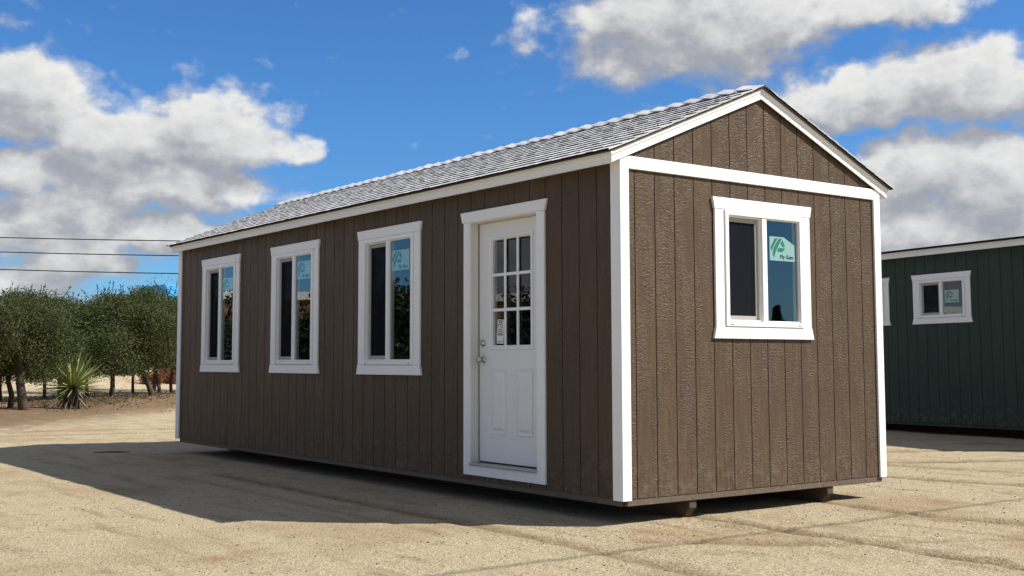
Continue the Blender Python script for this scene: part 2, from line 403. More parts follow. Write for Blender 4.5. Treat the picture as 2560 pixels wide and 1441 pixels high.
def make_window(house, M4, uc, z0, z1, sticker=None, half=.4575):
    """horizontal slider: vinyl frame, screened half on the left, fixed pane on the right, flared white casing"""
    L = M4 @ Matrix.Translation((uc, 0, 0))
    mb = MB(); w = .040
    mb.ring(-half, half, z0, z1, w, -.012, .07)
    mb.box(-.030, .024, -.006, .06, z0 + w, z1 - w)          # meeting rail
    win = mb.build('window', M['vinyl'], house, bevel=.003); win.matrix_local = L
    # thin inner step of the frame round the sliding half
    mb = MB(); mb.ring(-half + w, -.030, z0 + w, z1 - w, .012, .012, .055); mb.build('track', M['vinyl'], win, bevel=.002)
    mb = MB(); mb.ring(.024, half - w, z0 + w, z1 - w, .010, .001, .03); mb.build('glazing_bead', M['vinyl'], win, bevel=.002)
    a, b, c, d = -half + w + .012, -.030 - .012, z0 + w + .012, z1 - w - .012
    mb = MB(); mb.ring(a, b, c, d, .034, .032, .046); mb.build('screen_frame', M['screenframe'], win, bevel=.002)
    mb = MB(); mb.box(a + .034, b - .034, .038, .0392, c + .034, d - .034); mb.build('screen', M['mesh'], win)
    mb = MB(); mb.box(a + .005, b - .005, .052, .056, c + .005, d - .005); mb.build('pane', M['glass'], win)
    mb = MB(); mb.box(.032, half - w - .008, .014, .018, z0 + w + .008, z1 - w - .008); mb.build('pane', M['glass'], win)
    mb = MB()
    for uu in (-half + .06, half - .06): mb.box(uu - .012, uu + .012, -.0135, -.011, z0 + .012, z0 + .018)
    mb.build('weep_slot', M['rubber'], win)
    o = half + .103
    for sgn in (-1, 1):
        mb = MB(); xa, xb = sorted((sgn * (half + .002), sgn * o)); mb.box(xa, xb, 0, .02, z0 - .002, z1 + .002); mb.build('side_casing', M['white'], win, bevel=.002)
    mb = MB(); mb.prism([(-o - .006, z1 + .003), (o + .006, z1 + .003), (o + .024, z1 + .092), (-o - .024, z1 + .092)], -.004, .02); mb.build('head_casing', M['white'], win, bevel=.002)
    mb = MB(); mb.prism([(-o - .026, z0 - .094), (o + .026, z0 - .094), (o + .003, z0 - .003), (-o - .003, z0 - .003)], -.004, .02); mb.build('sill_casing', M['white'], win, bevel=.002)
    if sticker: logo_parts(win, L, *sticker, .0195)
    return win

def make_door(house, M4, uc):
    """white half-light steel door; uc is the middle of the slab in wall coordinates"""
    L = M4 @ Matrix.Translation((uc, 0, 0)); zb, zt = .335, 2.338; hw = .4575; yd = .10
    mb = MB()
    lite = (-.295, .295, 1.268, 2.222)
    us = [-hw, lite[0] + .02, lite[1] - .02, hw]; vs = [zb, lite[2] + .02, lite[3] - .02, zt]
    plate(us, vs, lambda u, v: not (us[1] < u < us[2] and vs[1] < v < vs[2]), lambda u: zt, yd, yd + .044, mb)
    door = mb.build('door', M['doorwhite'], house); door.matrix_local = L
    for (a, b) in ((-.282, -.070), (.072, .285)):           # two pressed panels: sunk moulding, raised field
        c, d = .568, 1.110
        mb = MB(); mb.ring(a, b, c, d, .013, yd - .009, yd + .002)
        n = len(mb.v); mb.v += [(a + .012, yd + .0, c + .012), (b - .012, yd, c + .012), (b - .012, yd, d - .012), (a + .012, yd, d - .012),
                 (a + .030, yd - .0005, c + .030), (b - .030, yd - .0005, c + .030), (b - .030, yd - .0005, d - .030), (a + .030, yd - .0005, d - .030),
                 (a + .048, yd - .013, c + .052), (b - .048, yd - .013, c + .052), (b - .048, yd - .013, d - .052), (a + .048, yd - .013, d - .052)]
        for q in (0, 4):
            for i in range(4): j = (i + 1) % 4; mb.f.append((n + q + i, n + q + j, n + q + 4 + j, n + q + 4 + i))
        mb.f.append((n + 8, n + 9, n + 10, n + 11)); mb.build('door_panel', M['doorwhite'], door, bevel=.002)
    mb = MB(); mb.ring(lite[0], lite[1], lite[2], lite[3], .022, yd - .012, yd + .05)
    mb.ring(lite[0] + .022, lite[1] - .022, lite[2] + .022, lite[3] - .022, .014, yd - .004, yd + .046)
    mb.build('glass_frame', M['vinyl'], door, bevel=.004)
    a, b, c, d = lite[0] + .036, lite[1] - .036, lite[2] + .036, lite[3] - .036
    for k in (1, 2):
        u = a + (b - a) * k / 3; mb = MB(); mb.box(u - .013, u + .013, yd - .004, yd + .012, c, d); mb.build('muntin', M['vinyl'], door, bevel=.004)
        v = c + (d - c) * k / 3; mb = MB(); mb.box(a, b, yd - .0055, yd + .0105, v - .013, v + .013); mb.build('muntin', M['vinyl'], door, bevel=.004)
    for i in range(3):
        for j in range(3):
            mb = MB(); mb.box(a + (b - a) * i / 3 + .0135, a + (b - a) * (i + 1) / 3 - .0135, yd + .014, yd + .018, c + (d - c) * j / 3 + .0135, c + (d - c) * (j + 1) / 3 - .0135)
            mb.build('pane', M['doorglass'], door)
    # hardware
    mb = MB(); mb.lathe([(.030, 0), (.030, .006), (.026, .010), (.014, .012), (.012, .030), (.020, .034), (.027, .042), (.028, .054), (.022, .064), (.008, .067)], (-.388, yd, 1.185), 18)
    mb.build('door_knob', M['nickel'], door, smooth=True)
    mb = MB(); mb.lathe([(.031, 0), (.031, .008), (.024, .016), (.022, .022), (.010, .024)], (-.394, yd, 1.324), 18); mb.build('deadbolt', M['nickel'], door, smooth=True)
    mb = MB(); rot = lambda x, z: (-.167 + (x) * .998 - z * -.06, 1.418 + z * .998 + x * -.06)
    lab = [rot(x, z) for x, z in ((-.047, -.10), (.047, -.10), (.047, .10), (-.047, .10))]
    mb.prism(lab, yd + .0110, yd + .0118); mb.build('paper_label', M['paper'], door)
    mb = MB(); rr = random.Random(3)
    for z, x0, x1, t in ((.088, -.035, .035, .008), (.074, -.022, .022, .008), (.058, -.040, -.022, .012), (.058, -.010, .030, .006), (.040, -.04, -.028, .010), (.044, -.005, .03, .003), (.036, .0, .032, .003),
                         (.018, -.034, .028, .006), (.006, -.038, .030, .003), (-.002, -.038, .036, .005), (-.014, -.038, .034, .003), (-.020, -.038, .036, .003), (-.026, -.038, .036, .003), (-.032, -.038, .030, .003), (-.082, -.036, .034, .003), (-.088, -.02, .02, .003)):
        mb.prism([rot(x0, z - t / 2), rot(x1, z - t / 2), rot(x1, z + t / 2), rot(x0, z + t / 2)], yd + .0102, yd + .0109)
    mb.build('label_print', M['ink'], door)
    mb = MB(); mb.box(-hw + .02, hw - .02, yd - .003, yd + .03, zb - .012, zb - .001); mb.build('door_sweep', M['rubber'], door)
    # jambs with stop, threshold, casing
    for sgn in (-1, 1):
        mb = MB(); xa, xb = sorted((sgn * (hw + .003), sgn * (hw + .028))); mb.box(xa, xb, .004, .16, .315, zt + .03); mb.build('door_jamb', M['jamb'], door)
        mb = MB(); xa, xb = sorted((sgn * (hw - .004), sgn * (hw + .003))); mb.box(xa, xb, yd - .004, yd + .05, .34, zt); mb.build('weatherstrip', M['rubber'], door)
    mb = MB(); mb.box(-hw - .003, hw + .003, .004, .16, zt + .004, zt + .03); mb.build('door_jamb', M['jamb'], door)
    mb = MB(); mb.box(-hw - .003, hw + .003, -.008, .15, .312, .3225); mb.box(-hw - .003, hw + .003, -.012, -.002, .304, .3195); mb.build('threshold', M['alu'], door, bevel=.002)
    for (xa, xb) in ((-hw - .092, -hw - .003 + .004), (hw - .0, hw + .10)):
        mb = MB(); mb.box(xa, xb, 0, .02, .222, 2.351); mb.build('side_casing', M['white'], door, bevel=.002)
    mb = MB(); mb.prism([(-hw - .110, 2.353), (hw + .105, 2.353), (hw + .132, 2.442), (-hw - .136, 2.442)], -.004, .02); mb.build('head_casing', M['white'], door, bevel=.002)
    mb = MB(); mb.box(-hw - .002, hw - .001, .002, .02, .222, .311); mb.build('sill_casing', M['white'], door, bevel=.002)
    return door

def shingle_meshes(n, length, exp, mats, rr):
    out = []
    for k in range(n):
        mb = MB()
        # base strip: thin at its top edge, 6 mm at the butt; local x along the eave, y down the slope, z out of the roof
        jit = rr.uniform(-.001, .001)
        mb.hexa(((0, -.15, .0005), (length, -.15, .0005), (length, exp, .0055), (0, exp, .0055)), ((0, -.15, .003), (length, -.15, .003), (length, exp + jit, .0165), (0, exp - jit, .0165)))
        x = rr.uniform(0, .06)
        while x < length - .06:
            w = rr.choice((.09, .13, .17, .22)); x2 = min(x + w, length - .002); t = rr.uniform(.001, .004)
            mb.hexa(((x, .0, .0072), (x2, .0, .0080), (x2, exp - .0005, .0140), (x, exp - .0005, .0140)), ((x + .004, .0, .0095), (x2 - .004, .0, .0095), (x2, exp + .003, .0165 + t), (x, exp + .003, .0165 + t)))
            x = x2 + rr.choice((.05, .08, .12, .17))
        me = mb.mesh('shingle', mats)
        for p in me.polygons: p.material_index = 1 if p.normal.y > .6 or p.normal.z < -.5 else 0  # shaded butt faces get the painted black, undersides with them
        out.append(me)
    return out

MONO = .12
def mono_roof(house, W, Ln, H, msh):
    """low single-pitch roof falling away from the tall long wall"""
    z = lambda x: H - MONO * x
    for (x, sx) in ((-.0905, -1), (W + .0905, 1)):
        xa, xb = sorted((x, x - sx * .019)); mb = MB(); mb.box(xa, xb, .0, Ln, z(x) - .01, z(x) + .083); mb.build('fascia_board', M['white'], house, bevel=.002)
        xa, xb = sorted((x + sx * .0005, x + sx * .019)); mb = MB(); mb.box(xa, xb, -.03, Ln + .03, z(x) + .058, z(x) + .0855); mb.build('fascia_strip', M['white'], house, bevel=.002)
        xa, xb = sorted((x - sx * .0192, x - sx * .108)); mb = MB(); mb.box(xa, xb, .02, Ln - .02, z(x) + .028, z(x) + .040); mb.build('soffit', M['white'], house)
    for (y0, y1) in ((-.030, -.0005), (Ln + .0005, Ln + .03)):
        mb = MB(); mb.prism([(-.09, z(-.09)), (W + .09, z(W + .09)), (W + .09, z(W + .09) + .085), (-.09, z(-.09) + .085)], y0, y1); mb.build('rake_board', M['white'], house, bevel=.002)
    mb = MB(); mb.prism([(-.125, z(-.125) + .088), (W + .125, z(W + .125) + .088), (W + .125, z(W + .125) + .098), (-.125, z(-.125) + .098)], -.04, Ln + .04); mb.build('roof_deck', M['inside'], house)
    k = 0; x = W + .13
    while x > 0:
        x0 = max(x - .30, -.135); mb = MB(); mb.hexa(((x0, -.05, z(x0) + .0985), (x, -.05, z(x) + .106), (x, Ln + .05, z(x) + .106), (x0, Ln + .05, z(x0) + .0985)), ((x0, -.05, z(x0) + .1025), (x, -.05, z(x) + .112), (x, Ln + .05, z(x) + .112), (x0, Ln + .05, z(x0) + .1025)))
        mb.build('shingle', msh, house); x -= .14
    mb = MB(); mb.box(-.138, -.128, -.045, Ln + .045, z(-.13) + .080, z(-.13) + .112); mb.build('drip_edge', M['shade_drip_black'], house)
    return house
def make_house(name, label, loc, rot, W, Ln, H, mboard, mback, sideopens, gableopens, g0, l0, shingle_len, mshingle, seed, front_detail=True, mono=False):
    """gable shed on skids. local: gable face at y=0 facing -y, long wall at x=0 facing -x, z=0 ground"""
    rr = random.Random(seed)
    house = thing(name, label, 'house', loc, rot)
    SL = 5 / 12; xr = W / 2; PEAK[0] = xr
    zb = .187; eave_t = H + .088
    ztop = (lambda x: H + .055 - MONO * x) if mono else lambda x: H + .045 + SL * (min(x, W - x) + .09)           # underside of the roof for the gable boards
    MG = Matrix.Identity(4)
    ML = Matrix.Rotation(-math.pi / 2, 4, 'Z')                        # local u = -y, outward = -x
    MR = Matrix.Translation((W, 0, 0)) @ Matrix.Rotation(math.pi / 2, 4, 'Z')
    MBk = Matrix.Translation((W, Ln, 0)) @ Matrix.Rotation(math.pi, 4, 'Z')
    siding_wall(house, MG, .019, W - .019, zb, H + .06, ztop, g0, gableopens, mboard, mback)
    siding_wall(house, ML, -Ln + .019, -.031, zb, H + .06, FLAT, -l0 - 45 * S8 + 0, sideopens, mboard, mback)
    siding_wall(house, MR, .031, Ln - .019, zb, H + .06 - (MONO * W if mono else 0), FLAT, .2, [], mboard, mback)
    siding_wall(house, MBk, .031, W - .031, zb, H + .06, (lambda u: ztop(W - u)), g0, [], mboard, mback)
    # floor frame and skids
    mb = MB(); mb.box(.06, W - .06, .06, Ln - .06, .190, .25); mb.build('floor', M['wood'], house)
    band = M['brownband'] if mboard is M['brown'] else mboard
    mb = MB(); mb.box(.030, .062, .062, Ln - .09, .136, .1875); mb.build('rim_board', band, house, bevel=.004)
    mb = MB(); mb.box(W - .062, W - .030, .062, Ln - .062, .136, .1875); mb.build('rim_board', band, house, bevel=.004)
    mb = MB(); mb.box(.066, W - .035, .024, .058, .1355, .186); mb.build('rim_board', band, house, bevel=.004)
    mb = MB(); mb.box(.066, W - .066, Ln - .058, Ln - .028, .1355, .186); mb.build('rim_board', band, house, bevel=.004)
    mb = MB()
    for k in range(int(Ln / .405)): mb.box(.064, W - .064, .062 + k * .405, .10 + k * .405, .1385, .1885)
    o = mb.build('floor_joists', M['wood'], house); o['kind'] = 'stuff'
    for xs in (.70, 2.303):
        mb = MB(); x0, x1 = xs, xs + .077
        n = len(mb.v); prof = [(.040, .1345), (.040, .078), (.125, -.02), (Ln - .125, -.02), (Ln - .04, .078), (Ln - .04, .1345)]
        mb.v += [(x0, y, z) for y, z in prof] + [(x1, y, z) for y, z in prof]
        k = len(prof); mb.f.append(tuple(range(n, n + k))); mb.f.append(tuple(range(n + 2 * k - 1, n + k - 1, -1)))
        for i in range(k): j = (i + 1) % k; mb.f.append((n + i, n + k + i, n + k + j, n + j))
        mb.build('skid', M['skid'], house, bevel=.004)
    if front_detail:
        mb = MB()
        x = .10
        while x < W - .05:
            mb.lathe([(.0045, 0), (.0045, .0012)], (x, .0235, .160 + rr.uniform(-.012, .014)), 6); x += rr.uniform(.10, .30)
        o = mb.build('nail_heads', M['nail'], house); o['kind'] = 'stuff'
    # corner boards: face board on the gable laps the board on the long wall
    for (x, sx) in ((0, 1), (W, -1)):
        for (y, sy) in ((0, 1), (Ln, -1)):
            mb = MB(); xa, xb = sorted((x, x + sx * .0885)); ya, yb = sorted((y, y + sy * .0185)); mb.box(xa, xb, ya, yb, .177, H + .035 + (.03 if sy == 1 and not mono else 0) - (MONO * x if mono else 0)); mb.build('corner_board', M['white'], house, bevel=.0025)
            mb = MB(); xa, xb = sorted((x + sx * .0008, x + sx * .0185)); ya, yb = sorted((y + sy * .0190, y + sy * .108)); mb.box(xa, xb, ya, yb, .1775, H + .03 - (MONO * x if mono else 0)); mb.build('corner_board', M['white'], house, bevel=.0025)
    # belt board across the gables
    for (y0, y1) in () if mono else ((.0006, .0186), (Ln - .0186, Ln - .0006)):
        mb = MB(); mb.box(.0890, W - .0890, y0, y1, H - .024, H + .070); mb.build('belt_board', M['white'], house, bevel=.0025)
    if mono: return mono_roof(house, W, Ln, H, mshingle), MG, ML
    # rake boards (lower wide, upper narrow drip strip) and fascia
    for (yf, sy) in ((-.011, 1), (Ln + .011, -1)):
        for side in (0, 1):
            mx = (lambda x: x) if side == 0 else (lambda x: W - x)
            def rk(za, zc, f, b, nm):
                y0, y1 = sorted((f, b)); mb = MB()
                poly = [(mx(-.09), H + za), (mx(xr - (.0008)), H + za + SL * (xr + .0892)), (mx(xr - .0008), H + zc + SL * (xr + .0892)), (mx(-.09), H + zc)]
                mb.prism(poly, y0, y1); mb.build(nm, M['white'], house, bevel=.002)
            rk(.002, .085, yf, yf + sy * .0105, 'rake_board')
            rk(.058, .0875, yf - sy * .009, yf - sy * .0005, 'rake_strip')
    for (x, sx) in ((-.0905, -1), (W + .0905, 1)):
        xa, xb = sorted((x, x - sx * .019)); mb = MB(); mb.box(xa, xb, .0, Ln - .0, H + .0, H + .083); mb.build('fascia_board', M['white'], house, bevel=.002)
        cuts = [-.030, 2.9, 5.9, Ln + .030]
        for a, b in zip(cuts[:-1], cuts[1:]):
            if b <= a + .1: continue
            xa, xb = sorted((x + sx * .0005, x + sx * .019)); mb = MB(); mb.box(xa, xb, a + .0008, min(b, Ln + .03) - .0008, H + .058, H + .0855); mb.build('fascia_strip', M['white'], house, bevel=.0015)
        xa, xb = sorted((x - sx * .0192, x - sx * .108)); mb = MB(); mb.box(xa, xb, .02, Ln - .02, H + .028, H + .040); mb.build('soffit', M['white'], house)
    # roof deck
    slope = math.atan(SL); exp = .138
    zdeck = lambda x: H + .090 + SL * (x + .09)
    for side in (0, 1):
        mx = (lambda x: x) if side == 0 else (lambda x: W - x)
        mb = MB(); mb.prism([(mx(-.118), zdeck(-.118) - .003), (mx(xr), zdeck(xr) - .003), (mx(xr), zdeck(xr) + .010), (mx(-.118), zdeck(-.118) + .010)], -.034, Ln + .034); mb.build('roof_deck', M['inside'], house)
        # shingles
        L = shingle_len or (Ln + .10)
        metas = shingle_meshes(6 if shingle_len else 1, L, exp, [mshingle, M['shade_drip_black']], rr)
        slen = (xr + .145) / math.cos(slope)
        k = 0
        # frame of the slope: x' along the eave, y' down the slope, z' normal
        dn = Vector((-math.cos(slope), 0, -math.sin(slope))); nn = Vector((-math.sin(slope), 0, math.cos(slope))); al = Vector((0, 1, 0))
        if side: dn.x *= -1; nn.x *= -1; al = Vector((0, -1, 0))
        while True:
            s_end = slen - k * exp                                # distance of the butt from the ridge
            if s_end < .10: break
            off = (k % 3) * L / 3 + rr.uniform(0, .1) if shingle_len else 0
            a = -.05 - off
            while a < Ln + .05:
                lo, hi = max(a, -.05), min(a + L, Ln + .05)
                if hi - lo > .03:
                    me = rr.choice(metas)
                    o = link('shingle', me, house)
                    org = Vector((xr, 0, zdeck(xr) + .011)) if not side else Vector((xr, 0, zdeck(xr) + .011))
                    syy = min(1.0, (s_end - .002) / (exp + .15)); pos = org + dn * (s_end - exp * syy)
                    sx = (hi - lo) / L
                    yy = lo if side == 0 else hi
                    pos.y = yy
                    m4 = Matrix(((al.x * sx, dn.x * syy, nn.x, pos.x), (al.y * sx, dn.y * syy, nn.y, pos.y), (al.z * sx, dn.z * syy, nn.z, pos.z), (0, 0, 0, 1)))
                    o.matrix_local = m4
                a += L
            k += 1
    # ridge caps, each lifted at its far end
    nC = int((Ln + .1) / .195); capm = []
    for v in range(4):
        mb = MB(); hw = .115; t = .0065
        y0, y1 = 0, .235; lift0, lift1 = -.010, .026 + v * .003
        for sgn in (-1, 1):
            def q(s, y, l): return (sgn * s * math.cos(slope), y, -s * math.sin(slope) - .5 * s * s + l)
            for sa, sb in ((0, .05), (.05, .085), (.085, hw)):
                mb.hexa((q(sa, y0, lift0), q(sb, y0, lift0), q(sb, y1, lift1), q(sa, y1, lift1)), (q(sa, y0, lift0 + t), q(sb, y0, lift0 + t), q(sb, y1, lift1 + t), q(sa, y1, lift1 + t)))
        me = mb.mesh('ridge_cap', [mshingle, M['shade_drip_black']])
        for p in me.polygons: p.material_index = 1 if (abs(p.normal.y) > .6 or p.normal.z < -.3) else 0  # cap ends and undersides painted black for the shade in the gaps
        capm.append(me)
    for k in range(nC):
        o = link('ridge_cap', rr.choice(capm), house); o.location = (xr, -.05 + k * (Ln + .1 - .235) / (nC - 1), zdeck(xr) + .025)
        o.rotation_euler = (rr.uniform(-.008, .008), rr.uniform(-.01, .01), 0)
    return house, MG, ML

def band_fn(T, b):
    p = obco(T)
    c = T.mix(T.noise(T.vmath('MULTIPLY', p, (3, 3, 70)), 1., 4, .6), C(.085, .062, .045), C(.135, .100, .070))
    c = T.mix(T.math('MULTIPLY', T.smooth(T.noise(p, 16, 4, .65), .5, .75), .5), c, C(.22, .17, .11))
    T.set(b.inputs['Base Color'], c); bump(T, b, T.noise(T.vmath('MULTIPLY', p, (12, 12, 160)), 1., 3, .6), .4, .002)
M['brownband'] = mat('brown_painted_rim', (.11, .08, .058), .6, .4, 0, band_fn)

# ------------------------------------------------------------------ ground
def rut(x, y, px, py, qx, qy, w):
    dx, dy = qx - px, qy - py; L2 = dx * dx + dy * dy
    t = max(0, min(1, ((x - px) * dx + (y - py) * dy) / L2)); d = math.hypot(x - px - t * dx, y - py - t * dy)
    return d / w, t
RUTS = [(.835, .10, .74, -2.3, .085, .016), (.74, -2.3, .60, -6.5, .085, .014), (2.37, .15, 2.25, -.9, .075, .014), (2.25, -.9, 2.55, -2.0, .10, .012), (2.55, -2.0, 3.4, -5, .10, .012),
        (-.72, 5.5, -.80, -.2, .09, .012), (-.80, -.2, -1.3, -6, .09, .010), (-1.15, 5.5, -1.2, .5, .05, .006),
        (4.6, 1.2, 5.6, -3.0, .12, .014), (5.8, 2.0, 6.4, -3.0, .10, .010), (4.0, 3.2, 9.0, .6, .14, .014), (5.0, 4.6, 9.6, 1.9, .12, .012), (-.3, -.55, .5, -1.35, .10, .010), (.5, -1.35, 2.0, -2.1, .08, .008),
        (-8, 15.2, 2, 12.6, .12, .010), (-8, 16.6, 3, 13.6, .12, .010)]
def ground_h(x, y):
    d = math.hypot(x - 1, y - 3)
    h = .010 * noise.noise((x * .9, y * .9, 0)) + .006 * noise.noise((x * 3.1, y * 3.1, 5))
    if d < 16:
        h += .0035 * noise.noise((x * 9, y * 9, 9))
        for (px, py, qx, qy, w, dep) in RUTS:
            if min(px, qx) - .5 < x < max(px, qx) + .5 and min(py, qy) - .5 < y < max(py, qy) + .5:
                r, t = rut(x, y, px, py, qx, qy, w)
                if r < 3:
                    br = .6 + .4 * noise.noise((x * 4, y * 4, 2)); h += 1.7 * dep * br * (-math.exp(-r * r * 1.2) + .55 * math.exp(-(r - 1.5) ** 2 * 3))
    if -.3 < x < 3.4 and -.2 < y < 9: h *= .5
    # litter mound round the tree row, then the bank on the far side of the track
    tl = y - (19.2 + x * 1.15)
    if tl > -3: h += .16 * max(0, 1 - abs(tl - 1.5) / 4.0) * (0.6 + .5 * noise.noise((x * .5, y * .5, 3))) * (1 if x > -14 else 0)
    bk = (y - .72 * x) - 35.5
    if bk > 0 and y > 25 and x > -30: 
        k = min(1, bk / 9.0); k = k * k * (3 - 2 * k)
        h += k * (1.15 + .5 * noise.noise((x * .15, y * .15, 1)) + .12 * noise.noise((x * .9, y * .9, 1)))
    return h
def axis(lo, hi, step, far):
    a = []; v = lo
    while v < hi: a.append(v); v += step
    a.append(hi); s = step; v = hi
    while v < far: s *= 1.11; v += s; a.append(v)
    s = step; v = lo; pre = []
    while v > -far: s *= 1.11; v -= s; pre.append(v)
    return pre[::-1] + a
gx = axis(-5.5, 9.5, .05, 420); gy = axis(-3.6, 12.0, .05, 420)
gv = [(x, y, ground_h(x, y)) for y in gy for x in gx]; nx = len(gx)
gf = [(j * nx + i, j * nx + i + 1, (j + 1) * nx + i + 1, (j + 1) * nx + i) for j in range(len(gy) - 1) for i in range(nx - 1)]
def ground_fn(T, b):
    p = wpos(T); x, y, z = T.sep(p)
    fine = T.noise(p, 95, 3, .7); grit = T.noise(p, 38, 4, .7); med = T.noise(p, 4.2, 5, .62); big = T.noise(p, .55, 4, .55)
    c = T.mix(T.smooth(fine, .30, .70), C(.27, .215, .130), C(.63, .530, .355))
    c = T.mix(T.math('MULTIPLY', T.smooth(grit, .42, .72), .45), c, C(.64, .55, .385))
    streak = T.noise(T.comb(T.math('MULTIPLY', x, 5.0), T.math('MULTIPLY', y, .8), 0.), 1.0, 5, .65)
    c = T.mix(T.math('MULTIPLY', T.smooth(streak, .50, .70), .55), c, C(.26, .185, .105))
    cm = T.noise(p, 17, 4, .7)
    c = T.mix(T.math('MULTIPLY', T.smooth(cm, .50, .72), .5), c, C(.22, .16, .092))
    c = T.mix(T.math('MULTIPLY', T.smooth(med, .52, .74), .42), c, C(.27, .195, .115))
    c = T.mix(T.math('MULTIPLY', T.smooth(big, .50, .66), .55), c, C(.34, .245, .14))
    # patches of damp, redder soil
    stain = T.math('MULTIPLY', T.smooth(T.noise(T.vmath('ADD', p, (3.1, 8.2, 0)), .9, 5, .6), .56, .70), .62)
    c = T.mix(stain, c, C(.30, .185, .095))
    # wheel and drag marks pressed into the surface
    pr = T.new('ShaderNodeAttribute', attribute_name='pressed').outputs['Fac']
    pk = T.math('MULTIPLY', T.math('MULTIPLY', pr, 1.0), T.smooth(T.noise(p, 2.6, 4, .6), .22, .55))
    c = T.mix(pk, c, T.mix(T.smooth(grit, .35, .65), C(.15, .095, .048), C(.27, .185, .10)))
    # dark grit
    vor = T.new('ShaderNodeTexVoronoi'); T.set(vor.inputs['Vector'], p); vor.inputs['Scale'].default_value = 16; vor.inputs['Randomness'].default_value = 1
    dk = T.math('MULTIPLY', T.smooth(vor.outputs['Distance'], .16, .08), T.smooth(T.noise(p, 2.3, 2, .5), .5, .6))
    c = T.mix(T.math('MULTIPLY', dk, .75), c, C(.10, .075, .05))
    # dry leaf litter along the tree row
    tl = T.math('SUBTRACT', T.math('SUBTRACT', y, T.math('MULTIPLY', x, 1.15)), 19.2)
    band = T.math('MULTIPLY', T.smooth(tl, -6.0, -1.0), T.smooth(tl, 5.5, 3.5)); band = T.math('MULTIPLY', band, T.smooth(y, 11, 14))
    lit = T.math('MULTIPLY', band, T.smooth(T.math('ADD', T.noise(p, 3.5, 6, .7), T.math('MULTIPLY', band, .22)), .50, .66))
    lc = T.mix(T.noise(p, 26, 4, .7), C(.07, .042, .022), C(.25, .16, .09))
    c = T.mix(T.math('MULTIPLY', lit, .9), c, lc)
    T.set(b.inputs['Base Color'], c)
    hh = T.math('ADD', T.math('MULTIPLY', fine, .6), T.math('ADD', T.math('MULTIPLY', grit, 1.2), T.math('ADD', T.math('MULTIPLY', cm, 1.2), T.math('MULTIPLY', med, 1.4))))
    bump(T, b, hh, 1.0, .019)
M['ground'] = mat('sandy_dirt', (.45, .36, .23), .95, .15, 0, ground_fn)
def mark(x, y):
    v = 0
    if math.hypot(x - 1, y - 3) > 16: return 0
    for (px, py, qx, qy, w, dep) in RUTS:
        if min(px, qx) - .4 < x < max(px, qx) + .4 and min(py, qy) - .4 < y < max(py, qy) + .4:
            r, t = rut(x, y, px, py, qx, qy, w); v = max(v, math.exp(-r * r * 1.1) * min(1, dep / .014))
    return v
me = bpy.data.meshes.new('ground'); me.from_pydata(gv, [], gf)
at_ = me.attributes.new('pressed', 'FLOAT', 'POINT'); at_.data.foreach_set('value', [mark(v[0], v[1]) for v in gv]); me.materials.append(M['ground'])
for p_ in me.polygons: p_.use_smooth = True
g = link('ground', me); g['kind'] = 'structure'

# ------------------------------------------------------------------ the two sheds
W0, L0, H0 = 3.056, 8.60, 2.595
SIDE = [(3.2545, 'a'), (5.227, 'b'), (7.222, 'c')]
DOORC = 1.4445
so = [(-yc - .462, -yc + .462, 1.137, 2.358) for yc, _ in SIDE] + [(-DOORC - .487, -DOORC + .487, .25, 2.37)]
go = [(1.541 - .462, 1.541 + .462, 1.435, 2.349)]
house, MG, ML = make_house('garden_house', 'dark brown grooved-siding shed house with white trim, door and four windows', (0, 0, 0), (0, 0, 0), W0, L0, H0, M['brown'], M['brown_back'], so, go, .158, .2817, 1.0, M['shingle'], 11)
for (yc, _), (st, zz) in zip(SIDE, ((.015, 2.020), (.0, 2.052), (-.03, 1.988))):
    make_window(house, ML, -yc, 1.140, 2.352, (.040 + st * 0, zz, .31, .190, False))
make_window(house, MG, 1.541, 1.438, 2.346, (.085, 1.978, .306, .194, True))
make_door(house, ML, -DOORC)

gh = 2.88
gwin = [4.417, 6.05]
so2 = [(-yc - .462, -yc + .462, 1.867, 2.489) for yc in gwin]
house2, MG2, ML2 = make_house('garden_house', 'dark green grooved-siding shed with white eave and small windows, standing beyond the brown one', (10.569, .283, .02), (-.006, 0, R(-7.1)), 3.656, 8.2, gh, M['green'], M['green_back'], so2, [], .158, .262, None, M['shingle_dark'], 5, False, True)
for yc in gwin: make_window(house2, ML2, -yc, 1.870, 2.486, (.06, 2.10, .27, .20, False))

# ------------------------------------------------------------------ vegetation
def leaf_fn(c1, c2, c3):
    def fn(T, b):
        p = wpos(T); n = T.noise(p, 9.0, 2, .6); n2 = T.noise(p, 1.1, 3, .5)
        c = T.mix(T.smooth(n, .3, .7), C(*c1), C(*c2)); c = T.mix(T.smooth(n2, .45, .68), c, C(*c3))
        rk = T.new('ShaderNodeObjectInfo').outputs['Random']
        c = T.mix(1.0, c, T.comb(T.lin(rk, 0, 1, .82, 1.22), T.lin(rk, 0, 1, .90, 1.10), T.lin(rk, 0, 1, 1.0, .88)), 'MULTIPLY')
        T.set(b.inputs['Base Color'], c)
        tr = T.new('ShaderNodeBsdfTranslucent'); T.set(tr.inputs[0], c)
        mx = T.new('ShaderNodeMixShader'); mx.inputs[0].default_value = .22
        T.l.new(b.outputs[0], mx.inputs[1]); T.l.new(tr.outputs[0], mx.inputs[2]); T.l.new(mx.outputs[0], T.n['Material Output'].inputs[0])
    return fn
M['leaf'] = mat('olive_green_leaf', (.07, .1, .035), .65, .25, 0, leaf_fn((.028, .042, .011), (.098, .106, .034), (.050, .070, .018)))
M['leaf_dark'] = mat('dark_leaf', (.03, .045, .02), .55, .4, 0, leaf_fn((.020, .032, .013), (.045, .060, .024), (.03, .042, .018)))
